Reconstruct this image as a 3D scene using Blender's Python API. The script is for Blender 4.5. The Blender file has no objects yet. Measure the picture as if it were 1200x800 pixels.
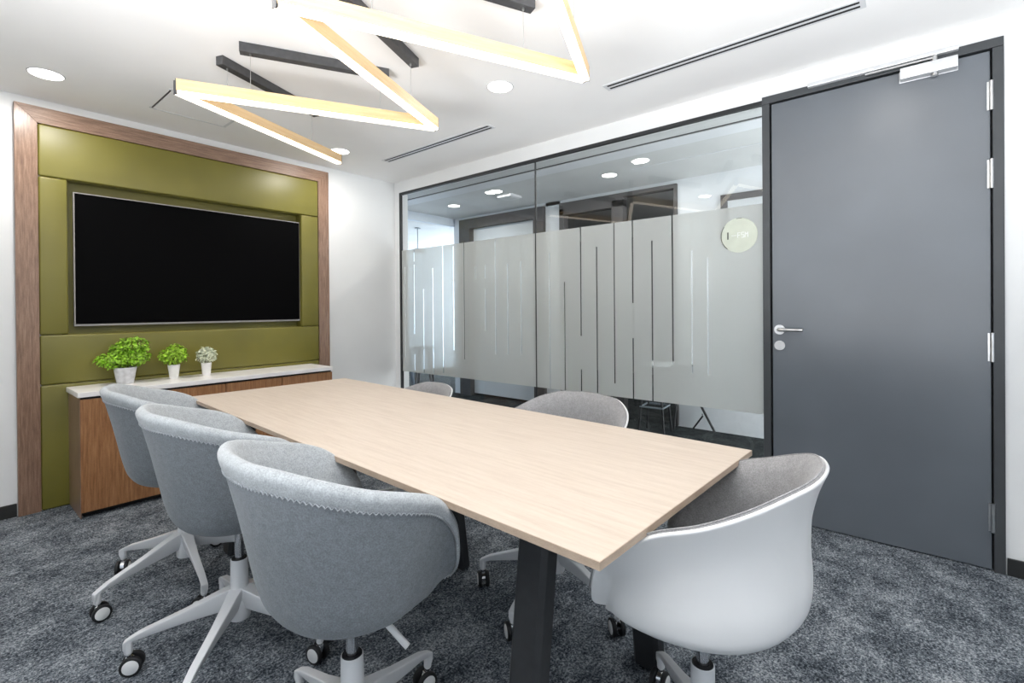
import bpy, bmesh, math, random
from mathutils import Vector, Matrix, noise
R = math.radians
rng = random.Random(7)
S = bpy.context.scene
COL = S.collection

# ------------------------------------------------------------------ render look
S.view_settings.view_transform = 'Standard'
S.view_settings.look = 'None'
S.view_settings.gamma = 1.0
S.view_settings.use_curve_mapping = False
S.view_settings.exposure = 0.0
S.cycles.max_bounces = 12
S.cycles.diffuse_bounces = 6
S.cycles.transparent_max_bounces = 16
S.cycles.caustics_reflective = False
S.cycles.caustics_refractive = False
S.cycles.sample_clamp_indirect = 8.0
S.cycles.use_denoising = True

# ------------------------------------------------------------------ materials
def lin(c):
    o = []
    for v in c[:3]:
        v = v / 255.0
        o.append(v / 12.92 if v <= 0.04045 else ((v + 0.055) / 1.055) ** 2.4)
    return (o[0], o[1], o[2], 1.0)

def newmat(name):
    m = bpy.data.materials.new(name); m.use_nodes = True
    nt = m.node_tree
    b = nt.nodes['Principled BSDF']
    return m, nt, b

def texco(nt, scale=(1, 1, 1), rot=(0, 0, 0)):
    tc = nt.nodes.new('ShaderNodeTexCoord'); mp = nt.nodes.new('ShaderNodeMapping')
    mp.inputs['Scale'].default_value = scale; mp.inputs['Rotation'].default_value = rot
    nt.links.new(tc.outputs['Object'], mp.inputs['Vector'])
    return mp.outputs['Vector']

def noise_node(nt, vec, scale, detail=3.0, rough=0.5):
    n = nt.nodes.new('ShaderNodeTexNoise')
    n.inputs['Scale'].default_value = scale; n.inputs['Detail'].default_value = detail
    n.inputs['Roughness'].default_value = rough
    nt.links.new(vec, n.inputs['Vector'])
    return n.outputs['Fac']

def ramp(nt, fac, stops):
    r = nt.nodes.new('ShaderNodeValToRGB')
    while len(r.color_ramp.elements) < len(stops): r.color_ramp.elements.new(0.5)
    for e, (p, c) in zip(r.color_ramp.elements, stops):
        e.position = p; e.color = lin(c)
    nt.links.new(fac, r.inputs['Fac'])
    return r.outputs['Color']

def bump(nt, b, h, strength=0.2, dist=0.002):
    n = nt.nodes.new('ShaderNodeBump'); n.inputs['Strength'].default_value = strength
    n.inputs['Distance'].default_value = dist
    nt.links.new(h, n.inputs['Height']); nt.links.new(n.outputs['Normal'], b.inputs['Normal'])

def paint(name, c, rough=0.5, var=0.03, scale=6.0, metal=0.0, spec=0.5, bmp=0.0, bscale=200):
    m, nt, b = newmat(name)
    v = texco(nt)
    f = noise_node(nt, v, scale, 2)
    lo = [max(0, x * (1 - var)) for x in c]; hi = [min(255, x * (1 + var)) for x in c]
    nt.links.new(ramp(nt, f, [(0.3, lo), (0.7, hi)]), b.inputs['Base Color'])
    b.inputs['Roughness'].default_value = rough
    b.inputs['Metallic'].default_value = metal
    b.inputs['Specular IOR Level'].default_value = spec
    if bmp: bump(nt, b, noise_node(nt, v, bscale, 2), bmp, 0.001)
    return m

def wood(name, stops, stretch, scale=9.0, rough=0.45, bmp=0.08, fine=120.0, spec=0.5):
    m, nt, b = newmat(name)
    v = texco(nt, stretch)
    a = noise_node(nt, v, scale, 6, 0.6)
    f = noise_node(nt, v, fine, 3, 0.6)
    mx = nt.nodes.new('ShaderNodeMath'); mx.operation = 'MULTIPLY_ADD'
    nt.links.new(f, mx.inputs[0]); mx.inputs[1].default_value = 0.35
    ad = nt.nodes.new('ShaderNodeMath'); ad.operation = 'MULTIPLY'
    nt.links.new(a, ad.inputs[0]); ad.inputs[1].default_value = 0.65
    nt.links.new(ad.outputs[0], mx.inputs[2])
    nt.links.new(ramp(nt, mx.outputs[0], stops), b.inputs['Base Color'])
    b.inputs['Roughness'].default_value = rough
    b.inputs['Specular IOR Level'].default_value = spec
    bump(nt, b, f, bmp, 0.001)
    return m

def fabric(name, c, var=0.14):
    m, nt, b = newmat(name)
    v = texco(nt)
    f1 = noise_node(nt, v, 300, 2, 0.7); f2 = noise_node(nt, v, 60, 3, 0.6)
    mm = nt.nodes.new('ShaderNodeMix'); mm.data_type = 'FLOAT'; mm.inputs[0].default_value = 0.3
    nt.links.new(f1, mm.inputs[2]); nt.links.new(f2, mm.inputs[3])
    lo = [x * (1 - var) for x in c]; hi = [min(255, x * (1 + var)) for x in c]
    nt.links.new(ramp(nt, mm.outputs[0], [(0.32, lo), (0.68, hi)]), b.inputs['Base Color'])
    b.inputs['Roughness'].default_value = 0.95
    b.inputs['Specular IOR Level'].default_value = 0.1
    b.inputs['Sheen Weight'].default_value = 0.25
    bump(nt, b, f1, 0.25, 0.0015)
    return m

def emit(name, c, strength):
    m, nt, b = newmat(name)
    b.inputs['Base Color'].default_value = lin(c)
    b.inputs['Emission Color'].default_value = lin(c)
    b.inputs['Emission Strength'].default_value = strength
    return m

M = {}
M['wall'] = paint('wall_paint', (230, 231, 231), 0.7, 0.008, 3, spec=0.2)
M['ceil'] = paint('ceiling_paint', (246, 245, 244), 0.8, 0.006, 3, spec=0.2)
M['white_metal'] = paint('white_powder_coat', (218, 219, 221), 0.35, 0.01)
M['white_plastic'] = paint('white_plastic', (226, 226, 226), 0.32, 0.008)
M['black_frame'] = paint('black_aluminium', (34, 36, 38), 0.4, 0.06)
M['dark_jamb'] = paint('dark_grey_jamb', (62, 65, 68), 0.45, 0.04)
M['door_grey'] = paint('grey_door_laminate', (92, 98, 105), 0.36, 0.05, 2.2, spec=0.9, bmp=0.03, bscale=500)
M['steel'] = paint('brushed_steel', (205, 205, 205), 0.3, 0.03, 30, metal=1.0)
M['chrome'] = paint('chrome', (215, 215, 217), 0.12, 0.01, 10, metal=1.0)
M['bezel'] = paint('dull_silver', (150, 146, 143), 0.4, 0.03, 30, metal=0.3)
M['silver'] = paint('silver_paint', (214, 215, 217), 0.35, 0.02, 30, metal=0.3)
M['black'] = paint('black_rubber', (22, 22, 24), 0.55, 0.1)
M['table_leg'] = paint('black_steel_leg', (40, 41, 43), 0.5, 0.08, 40, bmp=0.05, bscale=300)
M['baseboard'] = paint('black_baseboard', (36, 37, 37), 0.5, 0.05)
M['olive'] = paint('olive_leather', (113, 107, 43), 0.42, 0.05, 3.0, bmp=0.10, bscale=260)
M['screen'] = paint('tv_screen', (7, 7, 8), 0.6, 0.02, spec=0.03)
M['counter'] = paint('white_stone', (243, 240, 238), 0.3, 0.02, 12)
M['canopy'] = paint('dark_grey_canopy', (70, 70, 72), 0.5, 0.08, 30)
M['soil'] = paint('dark_soil', (60, 48, 36), 0.9, 0.3, 80)
M['pot_grey'] = paint('grey_white_pot', (203, 203, 206), 0.55, 0.06, 40)
M['pot_white'] = paint('white_pot', (238, 236, 234), 0.4, 0.01)
M['leaf'] = paint('bright_green_leaf', (138, 180, 48), 0.5, 0.28, 45)
M['leaf_yellow'] = paint('yellow_green_leaf', (148, 184, 52), 0.5, 0.28, 45)
M['leaf_pale'] = paint('pale_variegated_leaf', (206, 222, 188), 0.5, 0.24, 60)
M['stem'] = paint('brown_stem', (92, 84, 48), 0.8, 0.1, 40)
M['fabric'] = fabric('grey_felt_shaded', (118, 123, 128))  # outer chair felt, shade on the sides put into the colour
M['fabric_in'] = fabric('grey_felt_lining', (146, 145, 146))
M['felt_lit'] = fabric('grey_felt_lit', (164, 168, 171))  # same felt made paler, overhead light painted onto rim and lining
M['stitch'] = fabric('grey_stitch', (166, 170, 174))
M['slot'] = paint('vent_slot_black', (14, 14, 15), 0.7, 0.05)
M['wood_v'] = wood('walnut_vertical', [(0.32, (100, 76, 62)), (0.5, (136, 108, 90)), (0.68, (164, 136, 116))], (14, 14, 1.0), rough=.3)
M['wood_h'] = wood('walnut_horizontal', [(0.32, (100, 76, 62)), (0.5, (136, 108, 90)), (0.68, (164, 136, 116))], (1.0, 14, 14))
M['cab'] = wood('oak_brown_vertical', [(0.32, (112, 73, 42)), (0.5, (150, 104, 66)), (0.68, (178, 132, 90))], (16, 16, 1.1), 6)
M['table'] = wood('pale_ash_laminate', [(0.30, (183, 168, 154)), (0.5, (194, 180, 166)), (0.70, (202, 189, 176))], (14, 0.9, 14), 5, 0.5, 0.03, 60, 0.2)
M['table_edge'] = wood('ash_edge_band', [(0.3, (160, 140, 122)), (0.5, (178, 158, 139)), (0.7, (192, 173, 154))], (3, 3, 14), 5, 0.5, 0.03, 60)
M['beam'] = wood('pale_beam_wood', [(0.3, (214, 178, 130)), (0.5, (226, 194, 148)), (0.7, (236, 208, 164))], (1, 14, 14), 6, 0.5, 0.05)
M['led'] = emit('warm_led', (255, 242, 222), 3.6)
M['downlight'] = emit('downlight_led', (255, 250, 243), 8.0)
M['corridor_ceiling'] = paint('corridor_ceiling', (208, 210, 209), 0.8, 0.02, 3)
M['corridor_wall'] = paint('corridor_white', (222, 225, 228), 0.7, 0.02, 3)
M['lounge_wall'] = paint('pale_blue_wall', (206, 216, 226), 0.7, 0.02, 3)
M['corridor_dark'] = paint('corridor_bronze_frame', (74, 72, 72), 0.6, 0.06, 10)
M['office_wall'] = paint('office_grey', (126, 127, 128), 0.8, 0.04, 3)
M['office_panel'] = paint('office_pale_panel', (206, 210, 212), 0.6, 0.02, 3)
M['lamp_grey'] = paint('grey_lamp', (120, 128, 134), 0.4, 0.03)
M['seat_pale'] = paint('pale_seat', (190, 192, 194), 0.5, 0.03)
M['bluegrey'] = paint('slate_blue', (72, 86, 100), 0.6, 0.06)
M['sticker'] = paint('pale_green_sticker', (194, 200, 186), 0.4, 0.02, 20)
M['sticker_dark'] = paint('dark_sticker_ink', (70, 76, 68), 0.5, 0.05)
M['sticker_pale'] = paint('pale_sticker_ink', (226, 230, 228), 0.5, 0.02)

# carpet
def carpet(name, dark, mid, lite, hi):
    m, nt, b = newmat(name)
    v = texco(nt)
    big = noise_node(nt, v, 6.5, 6, 0.72); fine = noise_node(nt, v, 125, 1, 0.9); mid_ = noise_node(nt, v, 42, 4, 0.75)
    def madd(a, k, c=None):
        n = nt.nodes.new('ShaderNodeMath'); n.operation = 'MULTIPLY_ADD'
        nt.links.new(a, n.inputs[0]); n.inputs[1].default_value = k
        if c is None: n.inputs[2].default_value = 0
        else: nt.links.new(c, n.inputs[2])
        return n.outputs[0]
    s = madd(fine, 0.40, madd(mid_, 0.28, madd(big, 0.32)))
    nt.links.new(ramp(nt, s, [(0.40, dark), (0.47, mid), (0.53, lite), (0.61, hi)]), b.inputs['Base Color'])
    b.inputs['Roughness'].default_value = 1.0
    b.inputs['Specular IOR Level'].default_value = 0.05
    bump(nt, b, fine, 0.6, 0.006)
    return m
M['carpet'] = carpet('mottled_grey_carpet', (40, 45, 51), (78, 84, 91), (120, 126, 132), (172, 176, 180))
M['carpet_dark'] = carpet('corridor_carpet', (22, 24, 25), (42, 45, 46), (60, 64, 65), (86, 90, 90))

# clear glass: Fresnel mix of see-through and mirror
def glass_mat(name, tint):
    m = bpy.data.materials.new(name); m.use_nodes = True
    nt = m.node_tree; nt.nodes.clear()
    out = nt.nodes.new('ShaderNodeOutputMaterial'); mix = nt.nodes.new('ShaderNodeMixShader')
    tr = nt.nodes.new('ShaderNodeBsdfTransparent'); gl = nt.nodes.new('ShaderNodeBsdfGlossy')
    fr = nt.nodes.new('ShaderNodeFresnel'); fr.inputs['IOR'].default_value = 1.5
    tr.inputs['Color'].default_value = tint; gl.inputs['Roughness'].default_value = 0.0
    gl.inputs['Color'].default_value = (0.95, 0.95, 0.95, 1)
    nt.links.new(fr.outputs[0], mix.inputs[0]); nt.links.new(tr.outputs[0], mix.inputs[1])
    nt.links.new(gl.outputs[0], mix.inputs[2]); nt.links.new(mix.outputs[0], out.inputs['Surface'])
    return m
M['glass'] = glass_mat('clear_glass', (0.90, 0.93, 0.93, 1))
def clear_mat(name):
    m = bpy.data.materials.new(name); m.use_nodes = True
    nt = m.node_tree; nt.nodes.clear()
    out = nt.nodes.new('ShaderNodeOutputMaterial'); tr = nt.nodes.new('ShaderNodeBsdfTransparent')
    nt.links.new(tr.outputs[0], out.inputs['Surface'])
    return m
M['glass_core'] = clear_mat('clear_glass_inside')

def frost_mat(name):
    m = bpy.data.materials.new(name); m.use_nodes = True
    nt = m.node_tree; nt.nodes.clear()
    out = nt.nodes.new('ShaderNodeOutputMaterial')
    df = nt.nodes.new('ShaderNodeBsdfDiffuse'); tl = nt.nodes.new('ShaderNodeBsdfTranslucent')
    rf = nt.nodes.new('ShaderNodeBsdfRefraction'); rf.inputs['IOR'].default_value = 1.02; rf.inputs['Roughness'].default_value = 0.45
    df.inputs['Color'].default_value = (0.85, 0.86, 0.84, 1); tl.inputs['Color'].default_value = (0.80, 0.83, 0.81, 1)
    rf.inputs['Color'].default_value = (0.9, 0.92, 0.91, 1)
    a = nt.nodes.new('ShaderNodeMixShader'); a.inputs[0].default_value = 0.40
    c = nt.nodes.new('ShaderNodeMixShader'); c.inputs[0].default_value = 0.45
    nt.links.new(df.outputs[0], a.inputs[1]); nt.links.new(tl.outputs[0], a.inputs[2])
    nt.links.new(a.outputs[0], c.inputs[1]); nt.links.new(rf.outputs[0], c.inputs[2])
    nt.links.new(c.outputs[0], out.inputs['Surface'])
    return m
M['frost'] = frost_mat('frosted_film')

# ------------------------------------------------------------------ mesh helpers
def add_box(bm, x0, x1, y0, y1, z0, z1, mi=0):
    vs = [bm.verts.new((x, y, z)) for z in (z0, z1) for y in (y0, y1) for x in (x0, x1)]
    for f in ((0, 2, 3, 1), (4, 5, 7, 6), (0, 1, 5, 4), (2, 6, 7, 3), (0, 4, 6, 2), (1, 3, 7, 5)):
        fc = bm.faces.new([vs[i] for i in f]); fc.material_index = mi
    return vs

def add_hexa(bm, a, b):
    """solid between two quads given as 4 points each"""
    va = [bm.verts.new(p) for p in a]; vb = [bm.verts.new(p) for p in b]
    bm.faces.new(va[::-1]); bm.faces.new(vb)
    for i in range(4):
        j = (i + 1) % 4
        bm.faces.new((va[i], va[j], vb[j], vb[i]))

def add_tube(bm, p0, p1, r0, r1=None, n=16, caps=True):
    r1 = r0 if r1 is None else r1
    p0 = Vector(p0); p1 = Vector(p1); d = (p1 - p0).normalized()
    u = d.orthogonal().normalized(); w = d.cross(u)
    A = []; B = []
    for i in range(n):
        t = 2 * math.pi * i / n; o = u * math.cos(t) + w * math.sin(t)
        A.append(bm.verts.new(p0 + o * r0)); B.append(bm.verts.new(p1 + o * r1))
    for i in range(n):
        j = (i + 1) % n
        bm.faces.new((A[i], A[j], B[j], B[i]))
    if caps:
        bm.faces.new(A[::-1]); bm.faces.new(B)

def add_path(bm, pts, r, n=6, closed=False):
    pts = [Vector(p) for p in pts]; N = len(pts); rings = []
    for i, p in enumerate(pts):
        a = pts[i - 1] if (i > 0 or closed) else p
        b = pts[(i + 1) % N] if (i < N - 1 or closed) else p
        d = (b - a).normalized()
        u = d.cross(Vector((0, 0, 1)))
        if u.length < 1e-4: u = d.orthogonal()
        u.normalize(); w = d.cross(u)
        rings.append([bm.verts.new(p + (u * math.cos(2 * math.pi * k / n) + w * math.sin(2 * math.pi * k / n)) * r) for k in range(n)])
    for i in range(N if closed else N - 1):
        A = rings[i]; B = rings[(i + 1) % N]
        for k in range(n):
            bm.faces.new((A[k], A[(k + 1) % n], B[(k + 1) % n], B[k]))
    if not closed:
        bm.faces.new(rings[0][::-1]); bm.faces.new(rings[-1])

def add_lathe(bm, prof, n=32, c=(0, 0, 0)):
    rings = []
    for r, z in prof:
        if r < 1e-6: rings.append([bm.verts.new((c[0], c[1], c[2] + z))])
        else: rings.append([bm.verts.new((c[0] + r * math.cos(2 * math.pi * i / n), c[1] + r * math.sin(2 * math.pi * i / n), c[2] + z)) for i in range(n)])
    for A, B in zip(rings, rings[1:]):
        for i in range(n):
            j = (i + 1) % n
            if len(A) == 1 and len(B) == 1: continue
            if len(A) == 1: bm.faces.new((A[0], B[j], B[i]))
            elif len(B) == 1: bm.faces.new((A[i], A[j], B[0]))
            else: bm.faces.new((A[i], A[j], B[j], B[i]))

def build(name, bm, mat, parent=None, smooth=False, bevel=0.0, seg=2, sub=0, loc=None, rot=None, kind=None, auto=None):
    bmesh.ops.remove_doubles(bm, verts=bm.verts, dist=1e-6)
    bmesh.ops.recalc_face_normals(bm, faces=bm.faces)
    me = bpy.data.meshes.new(name); bm.to_mesh(me); bm.free()
    o = bpy.data.objects.new(name, me); COL.objects.link(o)
    for mm in (mat if isinstance(mat, (list, tuple)) else [mat]): me.materials.append(mm)
    if smooth:
        for p in me.polygons: p.use_smooth = True
    if auto:
        me.set_sharp_from_angle(angle=R(auto))
    if bevel:
        b = o.modifiers.new('bevel', 'BEVEL'); b.width = bevel; b.segments = seg; b.limit_method = 'ANGLE'; b.angle_limit = R(40)
    if sub:
        s = o.modifiers.new('sub', 'SUBSURF'); s.levels = sub; s.render_levels = sub
    if loc: o.location = loc
    if rot: o.rotation_euler = rot
    if parent: o.parent = parent
    if kind: o['kind'] = kind
    return o

def boxobj(name, dims, mat, parent=None, bevel=0.0, **k):
    bm = bmesh.new(); add_box(bm, *dims)
    return build(name, bm, mat, parent, bevel=bevel, **k)

def tag(o, label, cat, group=None):
    o['label'] = label; o['category'] = cat
    if group: o['group'] = group
    return o

def thing(name, label, cat, loc=(0, 0, 0), rz=0.0, group=None):
    o = bpy.data.objects.new(name, None); COL.objects.link(o)
    o.empty_display_size = 0.05
    o.location = loc; o.rotation_euler = (0, 0, rz)
    return tag(o, label, cat, group)

def copy_tree(o, parent=None):
    c = o.copy(); COL.objects.link(c)
    if parent: c.parent = parent
    for ch in o.children: copy_tree(ch, c)
    return c

def struct(name, bm, mat, parent=None, **k):
    return build(name, bm, mat, parent, kind='structure', **k)

# ------------------------------------------------------------------ room shell
H = 2.44
XL, YB = -4.3, -6.2
bm = bmesh.new(); add_box(bm, XL - .1, 0.05, YB - .1, 0.2, -0.1, 0.0); struct('floor', bm, M['carpet'])
bm = bmesh.new(); add_box(bm, XL - .1, 0.10, YB - .1, 0.2, H, H + 0.1); struct('ceiling', bm, M['ceil'])
# screen wall with its niche
NX0, NX1, NZ0, NZ1 = -2.437, -0.975, 1.04, 1.983
bm = bmesh.new()
WY = 0.02
add_box(bm, XL - .1, NX0 - .03, WY, 0.2, 0, H); add_box(bm, NX1 + .03, 0.10, WY, 0.2, 0, H)
add_box(bm, NX0 - .03, NX1 + .03, WY, 0.2, 0, NZ0 - .03); add_box(bm, NX0 - .03, NX1 + .03, WY, 0.2, NZ1 + .03, H)
add_box(bm, NX0 - .03, NX1 + .03, 0.10, 0.2, NZ0 - .03, NZ1 + .03)
struct('wall_screen', bm, M['wall'])
# glass / door wall : solid pieces around the opening
GY0, GY1, GZ = -0.06, -3.33, 2.33      # glazing
JR = -4.286                             # right door jamb outer
bm = bmesh.new()
add_box(bm, 0.0, 0.10, GY0, WY, 0, H)
add_box(bm, 0.0, 0.10, GY1, GY0, GZ, H)
add_box(bm, 0.0, 0.10, JR, GY1, 2.344, H)
add_box(bm, 0.0, 0.10, YB - .1, JR, 0, H)
struct('wall_right', bm, M['wall'])
# left wall and rear wall, each with a window behind the camera
bm = bmesh.new()
add_box(bm, XL - .1, XL, YB - .1, -5.2, 0, H); add_box(bm, XL - .1, XL, -2.0, 0.2, 0, H)
add_box(bm, XL - .1, XL, -5.2, -2.0, 0, 0.5); add_box(bm, XL - .1, XL, -5.2, -2.0, 2.3, H)
struct('wall_left', bm, M['wall'])
bm = bmesh.new()
add_box(bm, XL - .1, -3.9, YB - .1, YB, 0, H); add_box(bm, -0.5, 0.1, YB - .1, YB, 0, H)
add_box(bm, -3.9, -0.5, YB - .1, YB, 0, 0.5); add_box(bm, -3.9, -0.5, YB - .1, YB, 2.3, H)
struct('wall_rear', bm, M['wall'])
def side_window(name, pts_y=None, pts_x=None):
    bm = bmesh.new()
    t = 0.03
    if pts_y:
        a, b = pts_y
        for y in (a, (a + b) / 2 - t / 2, b - t): add_box(bm, XL - .07, XL - .02, y, y + t, 0.5, 2.3)
        add_box(bm, XL - .07, XL - .02, a, b, 0.5, 0.53); add_box(bm, XL - .07, XL - .02, a, b, 2.27, 2.3)
    else:
        a, b = pts_x
        for x in (a, (a + b) / 2 - t / 2, b - t): add_box(bm, x, x + t, YB - .07, YB - .02, 0.5, 2.3)
        add_box(bm, a, b, YB - .07, YB - .02, 0.5, 0.53); add_box(bm, a, b, YB - .07, YB - .02, 2.27, 2.3)
    return struct(name, bm, M['black_frame'])
side_window('window_2', pts_y=(-5.2, -2.0)); side_window('window_3', pts_x=(-3.9, -0.5))
# black skirting boards
bm = bmesh.new(); add_box(bm, XL, -2.668, WY - .012, WY - .0005, 0.0005, 0.075); struct('baseboard_screen', bm, M['baseboard'], bevel=.002)
bm = bmesh.new(); add_box(bm, -0.012, -0.0005, YB, JR - .004, 0.0005, 0.075); struct('baseboard_right', bm, M['baseboard'], bevel=.002)
bm = bmesh.new(); add_box(bm, -0.72, -0.0005, WY - .012, WY - .0005, 0.0005, 0.075); struct('baseboard_corner', bm, M['baseboard'], bevel=.002)

# ------------------------------------------------------------------ glazed partition (window_1)
w1 = bpy.data.objects.new('window_1', None); COL.objects.link(w1); w1['kind'] = 'structure'
bm = bmesh.new()
add_box(bm, -0.004, 0.018, GY1, GY0, GZ - 0.024, GZ); add_box(bm, -0.004, 0.018, GY1, GY0, 0.001, 0.05)
add_box(bm, -0.004, 0.018, GY0 - 0.024, GY0, 0.05, GZ - 0.024)
struct('window_frame', bm, M['black_frame'], w1)
JY = -1.735
for y0, y1 in ((GY0 - .024, JY + .004), (JY - .004, GY1)):
    bm = bmesh.new(); add_box(bm, 0.006, 0.014, y1, y0, 0.05, GZ - 0.024); gp = struct('glass_pane', bm, [M['glass_core'], M['glass']], w1)
    for p in gp.data.polygons:
        if p.normal.x < -.9: p.material_index = 1
bm = bmesh.new(); add_box(bm, 0.004, 0.016, JY - .0042, JY + .0042, 0.05, GZ - 0.024); struct('joint_strip', bm, M['black_frame'], w1)

# frosted film with clear slits.  slits : (y, width, [(z0, z1), ...])
FZ0, FZ1 = 0.570, 1.757
SLITS = [  # y, width, open spans in z
    (-0.1318, 0.0095, [(0.61, 1.6)]),
    (-0.2730, 0.0095, [(1.641, 1.748), (0.941, 1.609), (0.586, 0.742)]),
    (-0.4084, 0.0095, [(0.573, 1.365)]),
    (-0.5430, 0.0095, [(0.583, 1.559)]),
    (-0.6784, 0.0095, [(0.594, 1.752)]),
    (-0.8191, 0.0095, [(1.444, 1.74), (0.811, 1.429)]),
    (-0.9519, 0.0095, [(0.736, 1.758)]),
    (-1.0890, 0.0095, [(1.432, 1.541)]),
    (-1.2055, 0.0095, [(1.434, 1.541), (0.995, 1.341)]),
    (-1.3188, 0.0095, [(0.8, 1.745)]),
    (-1.4502, 0.0095, [(0.807, 1.54)]),
    (-1.5890, 0.0095, [(0.815, 1.551)]),
    (-1.8647, 0.0095, [(0.565, 1.597)]),
    (-1.9987, 0.0095, [(0.566, 1.371)]),
    (-2.1381, 0.0095, [(0.977, 1.758), (0.565, 0.737)]),
    (-2.2687, 0.0095, [(0.565, 1.606)]),
    (-2.4040, 0.0095, [(0.659, 1.763)]),
    (-2.5399, 0.0095, [(1.208, 1.764), (0.564, 0.974)]),
    (-2.6752, 0.0095, [(0.568, 1.61)]),
    (-2.8101, 0.0095, [(0.821, 1.763)]),
    (-2.9310, 0.0095, [(0.771, 1.527)]),
    (-3.0268, 0.0095, [(0.768, 1.473)]),
]
def film(ya, yb, slits):
    bm = bmesh.new()
    xs0, xs1 = 0.0035, 0.0055
    edges = ya
    for y, w, segs in slits:
        add_box(bm, xs0, xs1, y + w / 2, edges, FZ0, FZ1)
        z = FZ0
        for a, b in sorted(segs):
            a = max(a, FZ0); b = min(b, FZ1)
            if a > z + 1e-4: add_box(bm, xs0, xs1, y - w / 2, y + w / 2, z, a)
            z = max(z, b)
        if z < FZ1 - 1e-4: add_box(bm, xs0, xs1, y - w / 2, y + w / 2, z, FZ1)
        edges = y - w / 2
    add_box(bm, xs0, xs1, yb, edges, FZ0, FZ1)
    return struct('frosted_film', bm, M['frost'], w1)
film(GY0 - .026, JY + .006, [s for s in SLITS if s[0] > JY])
film(JY - .006, GY1 + .002, [s for s in SLITS if s[0] < JY])

# round door-side sticker on the glass
st = thing('round_sticker', 'round pale green sticker with small lettering on the frosted glass beside the door', 'sticker', (0.0024, -3.2035, 1.5906))
def disc(name, ry, rz, x0, x1, mat, n=48, arc=None, inner=None):
    bm = bmesh.new()
    if arc is None:
        for x in (x0, x1):
            pass
        A = [bm.verts.new((x0, ry * math.cos(2 * math.pi * i / n), rz * math.sin(2 * math.pi * i / n))) for i in range(n)]
        B = [bm.verts.new((x1, v.co.y, v.co.z)) for v in A]
        bm.faces.new(A); bm.faces.new(B[::-1])
        for i in range(n): bm.faces.new((A[i], B[i], B[(i + 1) % n], A[(i + 1) % n]))
    else:
        a0, a1 = arc
        pts = []
        for i in range(n + 1):
            t = R(a0 + (a1 - a0) * i / n)
            pts.append((math.cos(t), math.sin(t)))
        for (c0, s0), (c1, s1) in zip(pts, pts[1:]):
            add_hexa(bm, [(x0, ry * c0, rz * s0), (x0, ry * c1, rz * s1), (x0, inner * ry * c1, inner * rz * s1), (x0, inner * ry * c0, inner * rz * s0)],
                     [(x1, ry * c0, rz * s0), (x1, ry * c1, rz * s1), (x1, inner * ry * c1, inner * rz * s1), (x1, inner * ry * c0, inner * rz * s0)])
    return build(name, bm, mat, st)
SR = 0.100
disc('disc', SR, SR, -0.0015, 0.0003, M['sticker'])
# +y is to the left in the room view
rim = disc('rim', SR, SR, -0.0022, -0.0012, M['sticker_dark'], 20, (-50, 35), 0.955)
disc('rim', SR, SR, -0.0022, -0.0012, M['sticker_dark'], 8, (82, 100), 0.965)
bm = bmesh.new(); add_box(bm, -0.0022, -0.0012, 0.056, 0.064, -0.020, 0.022); build('letter', bm, M['sticker_dark'], st)
# pale letters to the right of the bar
def stroke(bm, y0, z0, y1, z1, w=0.004):
    d = Vector((0, y1 - y0, z1 - z0)); nrm = Vector((0, -d.z, d.y)).normalized() * w / 2
    p = Vector((0, y0, z0)); q = Vector((0, y1, z1))
    a = [p + nrm, q + nrm, q - nrm, p - nrm]
    add_hexa(bm, [(-0.0022, v.y, v.z) for v in a], [(-0.0012, v.y, v.z) for v in a])
bm = bmesh.new(); stroke(bm, 0.040, 0.0, 0.012, 0.0, 0.003); build('letter', bm, M['sticker_pale'], st)
for strokes in ([(0.006, -.014, .006, .016), (0.006, .014, -.008, .014), (0.006, .001, -.006, .001)],
                [(-0.014, -.013, -.028, -.013), (-0.028, -.013, -.028, .001), (-0.014, .001, -.028, .001), (-0.014, .001, -.014, .015), (-0.014, .015, -.028, .015)],
                [(-0.034, -.014, -.034, .016), (-0.034, .014, -.041, .002), (-0.041, .002, -.048, .014), (-0.048, .016, -.048, -.014)]):
    bm = bmesh.new()
    for s in strokes: stroke(bm, *s)
    build('letter', bm, M['sticker_pale'], st)

# ------------------------------------------------------------------ door
d1 = bpy.data.objects.new('door_1', None); COL.objects.link(d1); d1['kind'] = 'structure'
bm = bmesh.new()
add_box(bm, -0.012, 0.11, -3.368, -3.331, 0.0005, 2.302); add_box(bm, -0.012, 0.11, JR + .0005, -4.249, 0.0005, 2.302)
add_box(bm, -0.012, 0.11, JR + .0005, -3.331, 2.304, 2.344)
struct('door_frame', bm, M['dark_jamb'], d1, bevel=.002)
bm = bmesh.new()       # black strip in the door rebate
add_box(bm, 0.035, 0.05, -3.374, -3.366, 0.0005, 2.303); add_box(bm, 0.035, 0.05, -4.251, -4.243, 0.0005, 2.303)
add_box(bm, 0.035, 0.05, -4.25, -3.368, 2.297, 2.304)
struct('door_seal', bm, M['black'], d1)
bm = bmesh.new(); add_box(bm, 0.0, 0.045, -4.243, -3.376, 0.006, 2.296); struct('door_leaf', bm, M['door_grey'], d1, bevel=.002)
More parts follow.
